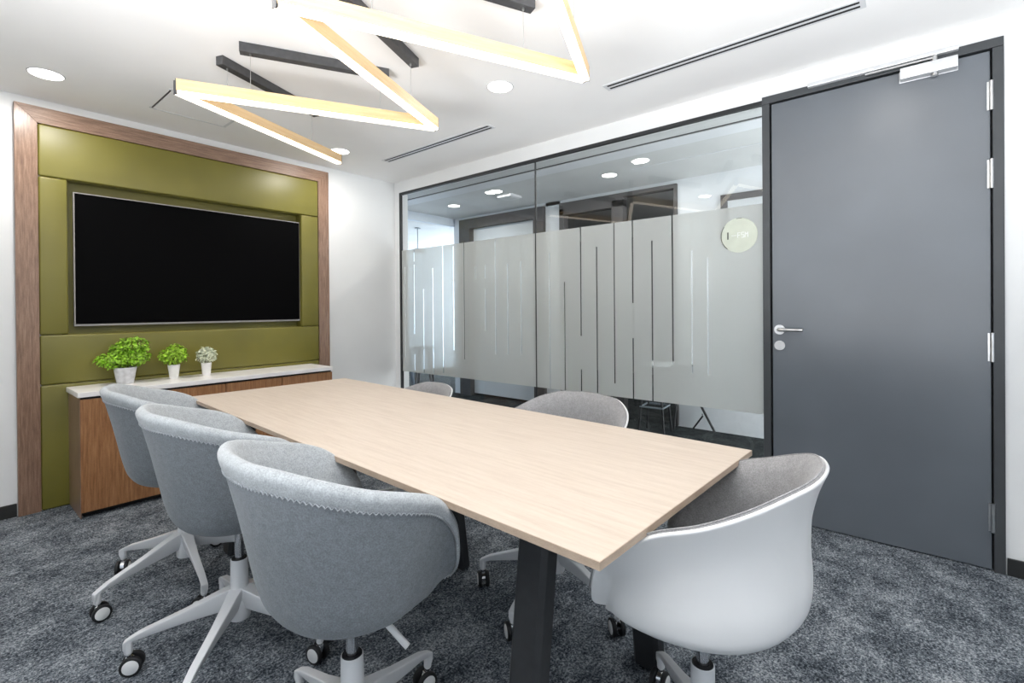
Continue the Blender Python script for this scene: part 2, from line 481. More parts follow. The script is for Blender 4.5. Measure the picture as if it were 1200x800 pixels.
# lever handle
bm = bmesh.new(); add_tube(bm, (0.0, -3.412, 1.050), (-0.009, -3.412, 1.050), 0.0265, n=32)
add_tube(bm, (-0.009, -3.412, 1.050), (-0.045, -3.412, 1.050), 0.011, n=20)
add_path(bm, [(-0.040, -3.412, 1.050), (-0.052, -3.418, 1.050), (-0.056, -3.435, 1.050), (-0.056, -3.530, 1.050)], 0.0095, 14)
struct('door_handle', bm, M['steel'], d1, smooth=True, auto=40)
bm = bmesh.new(); add_tube(bm, (0.0, -3.412, 0.963), (-0.008, -3.412, 0.963), 0.026, n=32); add_tube(bm, (-0.008, -3.412, 0.966), (-0.011, -3.412, 0.966), 0.008, n=16)
add_box(bm, -0.0105, -0.008, -3.416, -3.408, 0.946, 0.966)
struct('lock_escutcheon', bm, M['steel'], d1, smooth=True, auto=40)
for zc in (2.097, 1.754, 0.990, 0.238):
    bm = bmesh.new(); add_tube(bm, (-0.010, -4.246, zc - .064), (-0.010, -4.246, zc + .064), 0.0075, n=14)
    add_box(bm, -0.006, 0.0, -4.252, -4.232, zc - .062, zc + .062)
    struct('hinge', bm, M['steel'], d1, smooth=True, auto=40)
bm = bmesh.new()
add_box(bm, -0.005, -0.0005, -4.140, -3.930, 2.243, 2.299)
add_box(bm, -0.052, -0.004, -4.137, -3.934, 2.246, 2.297)
struct('door_closer', bm, M['silver'], d1, bevel=.003)
bm = bmesh.new(); add_tube(bm, (-0.028, -4.058, 2.234), (-0.028, -4.058, 2.247), 0.013, n=20); struct('closer_valve', bm, M['steel'], d1, smooth=True, auto=40)
bm = bmesh.new(); add_box(bm, -0.040, -0.0125, -4.140, -3.555, 2.326, 2.345); struct('closer_rail', bm, M['silver'], d1, bevel=.002)
bm = bmesh.new(); add_tube(bm, (-0.028, -4.058, 2.297), (-0.028, -4.058, 2.325), 0.011, n=16)
add_hexa(bm, [(-0.036, -4.06, 2.312), (-0.020, -4.06, 2.312), (-0.020, -4.06, 2.320), (-0.036, -4.06, 2.320)],
         [(-0.034, -3.80, 2.314), (-0.022, -3.80, 2.314), (-0.022, -3.80, 2.322), (-0.034, -3.80, 2.322)])
struct('closer_arm', bm, M['steel'], d1)

# ------------------------------------------------------------------ screen wall panelling
# walnut frame with mitred corners
WLO, WLI, WRO, WRI, WTO, WTI = -2.664, -2.567, -0.728, -0.822, 2.388, 2.293
fr = thing('wood_wall_frame', 'mitred walnut portal frame around the olive green panels on the screen wall', 'frame', (0, 0, 0))
def jamb(xo, xi):
    bm = bmesh.new(); y0, y1 = -0.012, WY - .0005
    add_hexa(bm, [(xo, y0, 0.001), (xi, y0 + .006, 0.001), (xi, y1, 0.001), (xo, y1, 0.001)],
             [(xo, y0, WTO), (xi, y0 + .006, WTI), (xi, y1, WTI), (xo, y1, WTO)])
    return build('jamb', bm, M['wood_v'], fr, bevel=.0015)
jamb(WLO, WLI); jamb(WRO, WRI)
bm = bmesh.new(); y0, y1 = -0.012, WY - .0005
add_hexa(bm, [(WLO, y0, WTO), (WLO, y1, WTO), (WLI, y1, WTI), (WLI, y0 + .006, WTI)],
         [(WRO, y0, WTO), (WRO, y1, WTO), (WRI, y1, WTI), (WRI, y0 + .006, WTI)])
build('head', bm, M['wood_h'], fr, bevel=.0015)
pn = thing('upholstered_wall_panel', 'olive green padded leather wall panels surrounding the recessed black screen', 'wall panel', (0, 0, 0))
def pad(x0, x1, z0, z1, y0=-0.004, y1=WY - .001, b=0.012):
    bm = bmesh.new(); add_box(bm, x0 + .0008, x1 - .0008, y0, y1, z0 + .0008, z1 - .0008)
    return build('pad', bm, M['olive'], pn, bevel=b, seg=4, smooth=True)
pad(WLI, WRI, NZ1, WTI)
pad(WLI, NX0, NZ0, NZ1); pad(NX1, WRI, NZ0, NZ1)
pad(WLI, WRI, 0.742, NZ0)
pad(WLI, WRI, 0.002, 0.742)
bm = bmesh.new(); t = .004        # lining of the niche
add_box(bm, NX0 - .02, NX1 + .02, 0.088, 0.0995, NZ0 - .02, NZ1 + .02)
add_box(bm, NX0 - .02, NX0, 0.0205, 0.088, NZ0 - .02, NZ1 + .02); add_box(bm, NX1, NX1 + .02, 0.0205, 0.088, NZ0 - .02, NZ1 + .02)
add_box(bm, NX0, NX1, 0.0205, 0.088, NZ0 - .02, NZ0); add_box(bm, NX0, NX1, 0.0205, 0.088, NZ1, NZ1 + .02)
build('niche_lining', bm, M['olive'], pn)
# television
tv = thing('television', 'wide black flat screen television with a thin silver bezel in the green niche', 'television', (-1.690, 0.03, 1.504))
TW, THh = 1.436 / 2, 0.832 / 2
boxobj('screen', (-TW + .006, TW - .006, 0.002, 0.012, -THh + .012, THh - .006), M['screen'], tv)
bm = bmesh.new(); add_box(bm, -TW, TW, 0.0, .03, -THh, -THh + .012); add_box(bm, -TW, TW, 0, .03, THh - .006, THh)
add_box(bm, -TW, -TW + .006, 0, .03, -THh + .012, THh - .006); add_box(bm, TW - .006, TW, 0, .03, -THh + .012, THh - .006)
build('bezel', bm, M['bezel'], tv)
boxobj('back_housing', (-TW + .004, TW - .004, 0.013, 0.057, -THh + .004, THh - .004), M['black'], tv)

# ------------------------------------------------------------------ credenza + counter
CX0, CX1, CYF, CZ = -2.4545, -0.9016, -0.355, 0.721
cab = thing('credenza', 'low brown oak cabinet with push doors against the green wall panel', 'cabinet', (0, 0, 0))
fx0, fx1, fy = CX0 + .010, CX1 + .004, CYF + .012
top_z = CZ - .030
bm = bmesh.new(); add_box(bm, fx0 + .003, fx1 - .003, fy + .020, -0.006, 0.06, top_z - .002); build('carcass', bm, M['black'], cab)
# dark core shows in the gaps between the doors
boxobj('plinth', (fx0 + .02, fx1 - .02, fy + .05, -0.01, 0.001, 0.06), M['black'], cab)
boxobj('side_panel', (fx0, fx0 + .003, fy + .001, -0.006, 0.004, top_z - .002), M['wood_v'], cab)
edges = [fx0, fx0 + .39, -1.688, -1.304, fx1]
for a, b in zip(edges, edges[1:]):
    boxobj('door', (a + .003, b - .003, fy, fy + .0195, 0.035, top_z - .014), M['cab'], cab, bevel=.001)
ct = boxobj('counter_top', (CX0, CX1, CYF, -0.0065, top_z, CZ), M['counter'], bevel=.003)
tag(ct, 'long white stone counter slab lying on the low brown cabinet', 'counter top')

# ------------------------------------------------------------------ potted plants
def leaf_cloud(blobs, n, size, seed, mat, parent):
    r = random.Random(seed); bm = bmesh.new()
    for k in range(n):
        cx, cy, cz, rx, ry, rz = r.choices(blobs, weights=[b[3] * b[5] for b in blobs])[0]
        while True:
            p = Vector((r.uniform(-1, 1), r.uniform(-1, 1), r.uniform(-1, 1)))
            if 0.25 < p.length < 1: break
        p = p.normalized() * (p.length ** 0.4)
        c = Vector((cx + p.x * rx, cy + p.y * ry, cz + p.z * rz))
        d = (p + Vector((0, 0, 0.6)) + Vector((r.uniform(-.7, .7), r.uniform(-.7, .7), r.uniform(-.5, .5)))).normalized()
        s = size * r.uniform(.7, 1.35)
        u = d.orthogonal().normalized(); u.rotate(Matrix.Rotation(r.uniform(0, 6.28), 3, d)); w = d.cross(u)
        pts = [c, c + u * s * .5 + w * s * .36 + d * s * .10, c + u * s * 1.1, c + u * s * .5 - w * s * .36 + d * s * .10]
        mid = c + u * s * .55 - d * s * .06
        vs = [bm.verts.new(q) for q in pts]; m_ = bm.verts.new(mid)
        for i in range(4): bm.faces.new((vs[i], vs[(i + 1) % 4], m_))
    me = bpy.data.meshes.new('foliage'); bm.to_mesh(me); bm.free(); me.materials.append(mat)
    o = bpy.data.objects.new('foliage', me); COL.objects.link(o); o.parent = parent
    return o
def plant(label, loc, pot, blobs, n, size, seed, leafmat, potmat, group='potted plants on the counter'):
    t = thing('potted_plant', label, 'plant', loc, 0, group)
    r0, r1, h = pot
    bm = bmesh.new(); add_lathe(bm, [(0, 0), (r0 * .96, 0), (r0, .003), (r1 * .985, h - .012), (r1, h - .010), (r1, h), (r1 - .004, h), (r1 - .006, h - .012), (0, h - .012)], 40)
    build('pot', bm, potmat, t, smooth=True, auto=35)
    bm = bmesh.new(); add_lathe(bm, [(0, h - .004), (r1 - .010, h - .006), (r1 - .007, h - .0115)], 24); build('soil', bm, M['soil'], t, smooth=True)
    bm = bmesh.new(); rr = random.Random(seed + 1)
    for bx in blobs:
        for k in range(4):
            e = (bx[0] + rr.uniform(-.5, .5) * bx[3], bx[1] + rr.uniform(-.5, .5) * bx[4], bx[2] + rr.uniform(-.2, .4) * bx[5])
            s = (rr.uniform(-.3, .3) * r1, rr.uniform(-.3, .3) * r1, h - .008)
            mm = (s[0] * .8 + e[0] * .2, s[1] * .8 + e[1] * .2, s[2] * .4 + e[2] * .6)
            add_path(bm, [s, mm, e], .0016, 5)
    build('stems', bm, M['stem'], t)
    leaf_cloud(blobs, n, size, seed, leafmat, t)
    return t
plant('bushy bright green plant in a grey white pot, largest of the three on the counter', (-2.19, -0.115, CZ), (.044, .059, .103),
      [(-.045, 0, .155, .105, .07, .050), (.035, -.005, .165, .095, .075, .050), (.040, 0, .235, .085, .07, .058), (-.03, -.01, .205, .05, .05, .05)], 1500, .020, 11, M['leaf'], M['pot_grey'])
plant('round yellow green plant in a small white pot, middle of the three on the counter', (-1.93, -0.125, CZ), (.025, .035, .096),
      [(0, 0, .155, .080, .075, .058), (.01, 0, .185, .055, .05, .045)], 750, .0185, 12, M['leaf_yellow'], M['pot_white'])
plant('pale white and green leaved plant in a small white pot, right of the three', (-1.735, -0.125, CZ), (.025, .032, .092),
      [(0, 0, .142, .060, .058, .050), (0, 0, .165, .042, .04, .036)], 480, .0185, 13, M['leaf_pale'], M['pot_white'])

# ------------------------------------------------------------------ meeting table
TC = (-1.7724, -2.3616); TROT = -0.0447; TL, TWd, TZ = 2.4324, 0.8642, 0.74
tb = thing('meeting_table', 'long pale ash meeting table on black splayed steel legs in the room centre', 'table', (TC[0], TC[1], 0), TROT)
hw, hl = TWd / 2, TL / 2
bm = bmesh.new(); add_box(bm, -hw + .0012, hw - .0012, -hl + .0012, hl - .0012, TZ - .016, TZ); build('tabletop', bm, M['table'], tb, bevel=.0008)
bm = bmesh.new()
add_box(bm, -hw, hw, -hl, -hl + .0012, TZ - .016, TZ - .0006); add_box(bm, -hw, hw, hl - .0012, hl, TZ - .016, TZ - .0006)
add_box(bm, -hw, -hw + .0012, -hl + .0012, hl - .0012, TZ - .016, TZ - .0006); add_box(bm, hw - .0012, hw, -hl + .0012, hl - .0012, TZ - .016, TZ - .0006)
build('edge_band', bm, M['table_edge'], tb)
for fy_ in (-0.93, 0.0, 0.93):
    for s in (-1, 1):
        bm = bmesh.new()
        tx, bx, w, d = s * 0.235, s * 0.325, 0.030, 0.045
        add_hexa(bm, [(bx - w, fy_ - d, 0.001), (bx + w, fy_ - d, 0.001), (bx + w, fy_ + d, 0.001), (bx - w, fy_ + d, 0.001)],
                 [(tx - w, fy_ - d, TZ - .0175), (tx + w, fy_ - d, TZ - .0175), (tx + w, fy_ + d, TZ - .0175), (tx - w, fy_ + d, TZ - .0175)])
        build('leg', bm, M['table_leg'], tb, bevel=.012, seg=1)
    boxobj('crossbar', (-0.20, 0.20, fy_ - .03, fy_ + .03, TZ - .065, TZ - .0175), M['table_leg'], tb)
for s in (-1, 1):
    boxobj('rail', (s * .12 - .02, s * .12 + .02, -0.90, 0.90, TZ - .060, TZ - .0180), M['table_leg'], tb)

# ------------------------------------------------------------------ swivel chairs
# rim of one half: front of the seat and arm, then side and back
FRONT = {True: [(.094, 0, .506), (.100, .10, .506), (.116, .160, .507), (.168, .194, .520), (.165, .224, .566), (.146, .247, .626), (.130, .258, .669), (.098, .273, .712), (.052, .287, .752)],
         False: [(.096, 0, .482), (.106, .10, .482), (.128, .165, .483), (.172, .216, .494), (.163, .240, .545), (.143, .256, .602), (.126, .270, .634), (.096, .283, .655), (.055, .292, .682)]}
BACK = [(-.01, .297), (-.10, .279), (-.175, .236), (-.230, .165), (-.258, .08), (-.266, 0)]
def catmull(P, per=6):
    out = []
    N = len(P)
    for i in range(N):
        p0, p1, p2, p3 = (Vector(P[(i + k - 1) % N]) for k in range(4))
        for k in range(per):
            t = k / per
            out.append(0.5 * ((2 * p1) + (p2 - p0) * t + (2 * p0 - 5 * p1 + 4 * p2 - p3) * t * t + (3 * p1 - p0 - 3 * p2 + p3) * t ** 3))
    return out
def rim_of(padded, sb, sw, zm, zq, zb):
    """rim loop: heights at the middle of the side, the shoulder and the back"""
    P = list(FRONT[padded])
    for (x, y), z in zip(BACK, (zm, (zm + zq) / 2, zq, zq + (zb - zq) * .72, zb - .003, zb)): P.append((x * sb, y * sw, z))
    return catmull(P + [(x, -y, z) for x, y, z in P[-2:0:-1]], 5)
PT = [0, .07, .15, .25, .36, .48, .60, .70, .79, .87, .94, 1.0]
def lerp_tab(tab, x):
    for (a, va), (b, vb) in zip(tab, tab[1:]):
        if x <= b:
            t = (x - a) / (b - a); t = t * t * (3 - 2 * t) * .5 + t * .5
            return va + (vb - va) * t
    return tab[-1][1]
FR_PAD = [(0, 1.0), (.06, .962), (.12, .930), (.22, .880), (.36, .820), (.50, .765), (.62, .710), (.72, .625), (.82, .47), (.92, .23), (1.0, 0.0)]
FR_PLA = [(0, 1.0), (.06, .950), (.12, .910), (.22, .868), (.36, .862), (.50, .880), (.62, .868), (.72, .785), (.82, .57), (.92, .28), (1.0, 0.0)]
FH = [(0, 1.0), (.10, .860), (.22, .690), (.36, .490), (.50, .300), (.62, .160), (.72, .075), (.82, .025), (.92, .005), (1.0, 0.0)]
TT = [0, .028, .058, .10, .16, .22, .29, .36, .43, .50, .56, .62, .67, .72, .77, .82, .87, .92, .96, 1.0]
def shell_grid(RIM, FR, Z0, rise):
    G = []
    for p in RIM:
        w = max(0.0, min(1.0, (p.z - RIM[0].z - .002) / .011)); w = w * w * (3 - 2 * w)
        colm = []
        for t in TT:
            fr = lerp_tab(FR, t); fh = lerp_tab(FH, t)
            lr = 1 - t; lh = (1 - t) ** 1.4
            a = fr * w + lr * (1 - w); b = fh * w + lh * (1 - w)
            x, y = p.x * a, p.y * a
            lift = rise * max(0.0, x) * (1 - b)
            colm.append(Vector((x, y, Z0 + (p.z - Z0) * b + lift * min(1, a * 1.5))))
        G.append(colm)
    return G
def normals(G):
    N = len(G); out = []
    for i in range(N):
        row = []
        for j in range(len(G[0])):
            a = G[(i + 1) % N][j] - G[(i - 1) % N][j]
            jj0, jj1 = max(0, j - 1), min(len(G[0]) - 1, j + 1)
            b = G[i][jj1] - G[i][jj0]
            n = a.cross(b)
            if n.length < 1e-9: n = Vector((0, 0, -1))
            row.append(n.normalized())
        out.append(row)
    c = Vector((0, 0, .6))
    sgn = sum(1 if (G[i][4] - c).dot(out[i][4]) > 0 else -1 for i in range(N))
    if sgn < 0: out = [[-n for n in r] for r in out]
    z0 = G[0][0].z
    res = []
    for i in range(N):           # even out the normals where arm and seat front meet
        row = []
        for j in range(len(G[0])):
            v = Vector((0, 0, 0))
            for k, wt in ((-2, 1), (-1, 2), (0, 3), (1, 2), (2, 1)): v += out[(i + k) % N][j] * wt
            wall = max(0.0, min(1.0, (G[i][0].z - z0 - .004) / .05))
            v = v.normalized() * wall + Vector((0, 0, -1)) * (1 - wall)
            row.append(v.normalized())
        row[-1] = Vector((0, 0, -1)); res.append(row)
    return res
def grid_mesh(cols, closed_center=True):
    bm = bmesh.new(); N = len(cols)
    V = [[bm.verts.new(p) for p in c] for c in cols]
    for i in range(N):
        j = (i + 1) % N
        for k in range(len(cols[0]) - 1):
            a, b, c, d = V[i][k], V[j][k], V[j][k + 1], V[i][k + 1]
            try: bm.faces.new((a, b, c, d))
            except ValueError: pass
    return bm
def inner_offset(GRID, NRM, i, thick_rim, thick_seat, j0=0):
    res = []
    for j in range(j0, len(TT)):
        t = TT[j]; th = thick_rim + (thick_seat - thick_rim) * max(0, min(1, (t - .3) / .45))
        res.append(GRID[i][j] - NRM[i][j] * th)
    return res
def make_shell(padded, RIM, GRID, NRM):
    shell = []; lining = []
    for i in range(len(RIM)):
        up = Vector((0, 0, 1)); P = GRID[i]
        wall = max(0.0, min(1.0, (RIM[i].z - RIM[0].z - .004) / .05))
        n0 = Vector((RIM[i].x, RIM[i].y, 0)).normalized()
        if padded:
            shell.append([P[1] - NRM[i][1] * .004] + P[2:])
            n = (NRM[i][0] * wall + n0 * (1 - wall)).normalized()
            rim = [P[2] + NRM[i][2] * .0002, P[1].lerp(P[2], .6) + NRM[i][1] * .0030 * wall, P[1] + NRM[i][1] * .0036 * wall, P[0] + n * .0020, P[0] + up * .006 - n * .005, P[0] + up * .008 - n * .014,
                   P[0] + up * .004 - n * .024, P[0] - up * .008 - n * .031]
            inn = inner_offset(GRID, NRM, i, .018 + .015 * wall, .055)
            lining.append(rim + inn[3:])
        else:
            n = (NRM[i][0] * wall + n0 * (1 - wall)).normalized()
            inn = inner_offset(GRID, NRM, i, .006, .008)
            shell.append([inn[4], inn[2], inn[1], P[0] - n * .0085, P[0] + up * .0025 - n * .006, P[0] + up * .002 - n * .0015] + P)
            rim = [P[1] - NRM[i][1] * .0085, P[0] - n * .0088 - up * .005, P[0] - n * .011 - up * .002, P[0] - n * .017 - up * .002, P[0] - n * .021 - up * .010]
            lining.append(rim + inner_offset(GRID, NRM, i, .021, .045)[2:])
    return grid_mesh(shell), grid_mesh(lining)
def seam(padded, RIM, GRID, NRM):
    bm = bmesh.new(); pts = []
    if padded:
        L = 0.0
        n = 3
        for i in range(len(RIM)):
            for k in range(n):
                f = k / n; j = (i + 1) % len(RIM)
                a = GRID[i][2].lerp(GRID[j][2], f); na = NRM[i][2].lerp(NRM[j][2], f)
                z = .0030 * (1 if (i * n + k) % 2 else -1)
                pts.append(a + na * .0014 + Vector((0, 0, z)))
        add_path(bm, pts, .0018, 5, closed=True)
    else:
        for i in range(len(RIM)):
            pts.append(GRID[i][0] - NRM[i][0] * .0150 + Vector((0, 0, -.0012)))
        add_path(bm, pts, .0018, 6, closed=True)
    return bm

SHAPE = {True: (1.057, .997, .778, .833, .860), False: (.975, .996, .727, .791, .826)}
def make_chair(name, label, padded, leverang=-68):
    t = thing(name, label, 'chair')
    RIM = rim_of(padded, *SHAPE[padded]); GRID = shell_grid(RIM, FR_PAD if padded else FR_PLA, .443 if padded else .470, .10 if padded else .02); NRM = normals(GRID)
    sb, lb = make_shell(padded, RIM, GRID, NRM)
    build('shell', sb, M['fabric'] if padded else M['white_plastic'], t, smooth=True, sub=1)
    li = build('lining', lb, M['felt_lit'] if padded else M['fabric_in'], t, smooth=True, sub=1)
    li['label'] = 'grey felt lining with a rolled top edge, overhead light painted into its colour' if padded else 'grey fabric lining'
    build('piping', seam(padded, RIM, GRID, NRM), M['stitch'] if padded else M['fabric_in'], t, smooth=True)
    # under-seat plate and lever
    bm = bmesh.new(); add_lathe(bm, [(0, .420), (.05, .420), (.075, .428), (.085, .446 if padded else .474), (0, .449 if padded else .476)], 24); build('seat_plate', bm, M['white_metal'], t, smooth=True, auto=40)
    bm = bmesh.new(); a = R(leverang)
    add_path(bm, [(.03 * math.cos(a), .03 * math.sin(a), .432), (.10 * math.cos(a), .10 * math.sin(a), .418), (.165 * math.cos(a), .165 * math.sin(a), .372)], .008, 10)
    build('lever', bm, M['white_plastic'], t, smooth=True)
    bm = bmesh.new(); add_tube(bm, (0, 0, .24), (0, 0, .440), .0145, n=20); build('gas_cylinder', bm, M['chrome'], t, smooth=True, auto=40)
    return t
def add_base(t, rot):
    bm = bmesh.new()
    add_lathe(bm, [(0, .105), (.030, .105), (.034, .112), (.034, .150), (.032, .20), (.0285, .225), (.0275, .312), (.0255, .314), (.0245, .300), (.0155, .300)], 28)
    build('hub', bm, M['white_metal'], t, smooth=True, auto=40)
    bm = bmesh.new(); add_lathe(bm, [(.0155, .3005), (.0240, .3005), (.0240, .3155), (.0155, .3155), (.0155, .3005)], 24); build('collar', bm, M['black'], t, smooth=True, auto=40)
    for k in range(5):
        a = R(rot + 72 * k); ca, sa = math.cos(a), math.sin(a)
        def L(r, y, z): return (r * ca - y * sa, r * sa + y * ca, z)
        bm = bmesh.new()
        # stations along the arm: r, half width top, z top, z bottom
        stn = [(.012, .0235, .222, .150), (.06, .0195, .208, .140), (.16, .0145, .172, .128), (.285, .0125, .132, .108), (.315, .0125, .117, .098), (.311, .0115, .104, .084), (.311, .009, .0895, .080)]
        stn = stn[:5]
        rings = []
        for r_, hw_, zt, zb in stn:
            rings.append([bm.verts.new(L(r_, -hw_, zt)), bm.verts.new(L(r_, hw_, zt)), bm.verts.new(L(r_, hw_ * .9, zt - (zt - zb) * .45)), bm.verts.new(L(r_, hw_ * .45, zb)), bm.verts.new(L(r_, -hw_ * .45, zb)), bm.verts.new(L(r_, -hw_ * .9, zt - (zt - zb) * .45))])
        for A, B in zip(rings, rings[1:]):
            for i in range(6):
                j = (i + 1) % 6; bm.faces.new((A[i], A[j], B[j], B[i]))
        bm.faces.new(rings[0][::-1])
        # bent tip going down to the castor
        last = rings[-1]
        tip = [bm.verts.new(L(.331, -.0115, .108)), bm.verts.new(L(.331, .0115, .108)), bm.verts.new(L(.332, .0115, .085)), bm.verts.new(L(.327, .009, .070)), bm.verts.new(L(.327, -.009, .070)), bm.verts.new(L(.332, -.0115, .085))]
        tip2 = [bm.verts.new(L(.290, y, .072)) for y in (-.010, .010)]
        for i in range(6):
            j = (i + 1) % 6; bm.faces.new((last[i], last[j], tip[j], tip[i]))
        bm.faces.new(tip)
        add_tube(bm, L(.318, 0, .066), L(.318, 0, .110), .0115, n=14)
        for v in tip2: bm.verts.remove(v)
        build('leg', bm, M['white_metal'], t, bevel=.003, seg=2, smooth=True, auto=50)
        # castor
        ang = a + R(rng.uniform(-70, 70)); cc, cs = math.cos(ang), math.sin(ang)
        px, py = .318 * ca, .318 * sa
        def W(u, v, z): return (px + u * cc - v * cs, py + u * cs + v * cc, z)
        bm = bmesh.new()
        add_tube(bm, W(0, 0, .056), W(0, 0, .0655), .0085, n=12)
        prof = [(-.026, .032), (-.024, .046), (-.012, .058), (.006, .060), (.010, .052), (.010, .034)]
        A = [bm.verts.new(W(u, -.0085, z)) for u, z in prof]; B = [bm.verts.new(W(u, .0085, z)) for u, z in prof]
        bm.faces.new(A); bm.faces.new(B[::-1])
        for i in range(len(prof)):
            j = (i + 1) % len(prof); bm.faces.new((A[i], B[i], B[j], A[j]))
        cst = build('castor', bm, M['chrome'], t, bevel=.002, smooth=True, auto=40)
        for s in (-1, 1):
            bm = bmesh.new(); v0, v1 = sorted((s * .0095, s * .0235))
            add_tube(bm, W(-.010, v0, .0315), W(-.010, v1, .0315), .031, n=28)
            build('wheel', bm, M['black'], cst, bevel=.003, smooth=True, auto=50)
            bm = bmesh.new(); add_tube(bm, W(-.010, s * .0230, .0315), W(-.010, s * .0250, .0315), .0235, .021, n=24)
            build('wheel_cap', bm, M['white_plastic'], cst, smooth=True, auto=40)

def chair_copy(src, label, loc, seat_rot):
    c = copy_tree(src); c['label'] = label
    return c
GRP_G = 'grey upholstered chairs along the left side of the table'; GRP_W = 'white shelled chairs around the table'
def place(src, first, label, loc, facing, base_rot, group):
    c = src if first else copy_tree(src)
    c['label'] = label; c['group'] = group; c.location = (loc[0], loc[1], loc[2] if len(loc) > 2 else 0.0); c.rotation_euler = (0, 0, R(facing))
    return c
proto_g = make_chair('swivel_chair', 'x', True); proto_w = make_chair('swivel_chair', 'x', False)
g1 = place(proto_g, True, 'grey felt swivel chair nearest the camera on the left side of the table', (-2.317, -2.885), -4, 14, GRP_G)
g2 = place(proto_g, False, 'grey felt swivel chair in the middle of the three along the table left side', (-2.301, -2.155), -4.5, 8, GRP_G)
g3 = place(proto_g, False, 'grey felt swivel chair beside the brown cabinet, farthest of the three grey chairs', (-2.275, -1.510), -10, 48.4, GRP_G)
w0 = place(proto_w, True, 'white shell swivel chair with grey lining at the near table end before the grey door', (-1.800, -3.578), 89, 40.5, GRP_W)
w1c = place(proto_w, False, 'white shell swivel chair tucked under the table right side, middle of the glass wall', (-1.360, -2.848), 175, 41.5, GRP_W)
w2c = place(proto_w, False, 'white shell swivel chair at the far right of the table near the room corner', (-1.370, -1.855), 165, 17, GRP_W)
for c, rot in ((g1, 14 + 4), (g2, 8 + 4.5), (g3, 48.4 + 10), (w0, 40.5 - 89), (w1c, 41.5 - 175), (w2c, 17 - 165)): add_base(c, rot)
for c, drop in ((w1c, .030), (w2c, .075)):    # these two seats are set lower on their gas lifts
    for ch in c.children:
        if ch.name.split('.')[0] in ('shell', 'lining', 'piping', 'seat_plate', 'lever', 'gas_cylinder'): ch.location.z -= drop

# ------------------------------------------------------------------ ceiling fittings
def ceiling_light(label, x, y, z=H, group='recessed ceiling downlights in the room', r=.074, lit=True, power=0.0):
    t = thing('ceiling_downlight', label, 'ceiling light', (x, y, z), 0, group)
    bm = bmesh.new(); add_lathe(bm, [(r * .93, -.003), (r * .96, -.005), (r * 1.0, -.004), (r * 1.03, -.0005), (r * .93, -.0005), (r * .93, -.003)], 40); build('trim_ring', bm, M['white_metal'], t, smooth=True)
    bm = bmesh.new(); add_lathe(bm, [(0, -.0045), (r * .93, -.0040), (r * .93, -.0008), (0, -.0008)], 40); build('diffuser', bm, M['downlight'], t)
    if power:
        l = bpy.data.lights.new('downlight', 'AREA'); l.shape = 'DISK'; l.size = r * 1.7; l.energy = power; l.color = (1, .965, .92)
        o = bpy.data.objects.new('downlight_lamp', l); COL.objects.link(o); o.location = (0, 0, -.009); o.parent = t
    return t
PW = 3.0
ceiling_light('round glowing ceiling downlight above the left end of the wooden wall frame', -2.577, -.435, power=9.0)
ceiling_light('round glowing ceiling downlight by the right corner of the wooden frame, beyond the pendant tip', -.890, -.470, power=9.0)
ceiling_light('round glowing ceiling downlight between the zigzag pendant and the glass wall', -.905, -2.17, power=PW)
ceiling_light('round ceiling downlight near the grey door and the long vent', -.905, -3.89, power=2.2)
ceiling_light('round ceiling downlight left of the zigzag pendant', -2.62, -2.17, power=3.6)
ceiling_light('round ceiling downlight behind the near end of the table', -2.62, -3.89, power=2.0)

# slot diffusers
def slot_vent(label, x, y0, y1):
    t = thing('slot_vent', label, 'air vent', (x, (y0 + y1) / 2, H), 0, 'black slotted air vents in the ceiling')
    L = abs(y1 - y0) / 2; w = .040
    bm = bmesh.new()
    z0, z1 = -.004, -.0005
    add_box(bm, -w, -.026, -L - .02, L + .02, z0, z1); add_box(bm, .026, w, -L - .02, L + .02, z0, z1)
    add_box(bm, -.009, .009, -L, L, z0, z1); add_box(bm, -.026, .026, -L - .02, -L, z0, z1); add_box(bm, -.026, .026, L, L + .02, z0, z1)
    build('frame', bm, M['white_metal'], t)
    for a, b in ((-.0258, -.0092), (.0092, .0258)):
        boxobj('slot', (a, b, -L, L, -.0039, -.0006), M['slot'], t)
slot_vent('long white framed ceiling vent with two black slots above the grey door', -.497, -2.64, -3.81)
slot_vent('white framed ceiling vent with two black slots near the corner of the glass wall', -.497, -.54, -1.722)
# access panel
ap = thing('ceiling_access_panel', 'square white ceiling access panel above the green wall panel', 'ceiling panel', (-1.89, -.535, H))
boxobj('lid', (-.196, .196, -.182, .182, -.004, -.0005), M['ceil'], ap)
bm = bmesh.new()
add_box(bm, -.206, -.199, -.185, .185, -.003, -.0004); build('gap', bm, M['corridor_dark'], ap)
bm = bmesh.new()
add_box(bm, -.215, .215, .185, .196, -.006, -.0005); add_box(bm, .199, .213, -.196, .185, -.006, -.0005); add_box(bm, -.215, .215, -.196, -.185, -.006, -.0005)
build('rim', bm, M['white_metal'], ap)

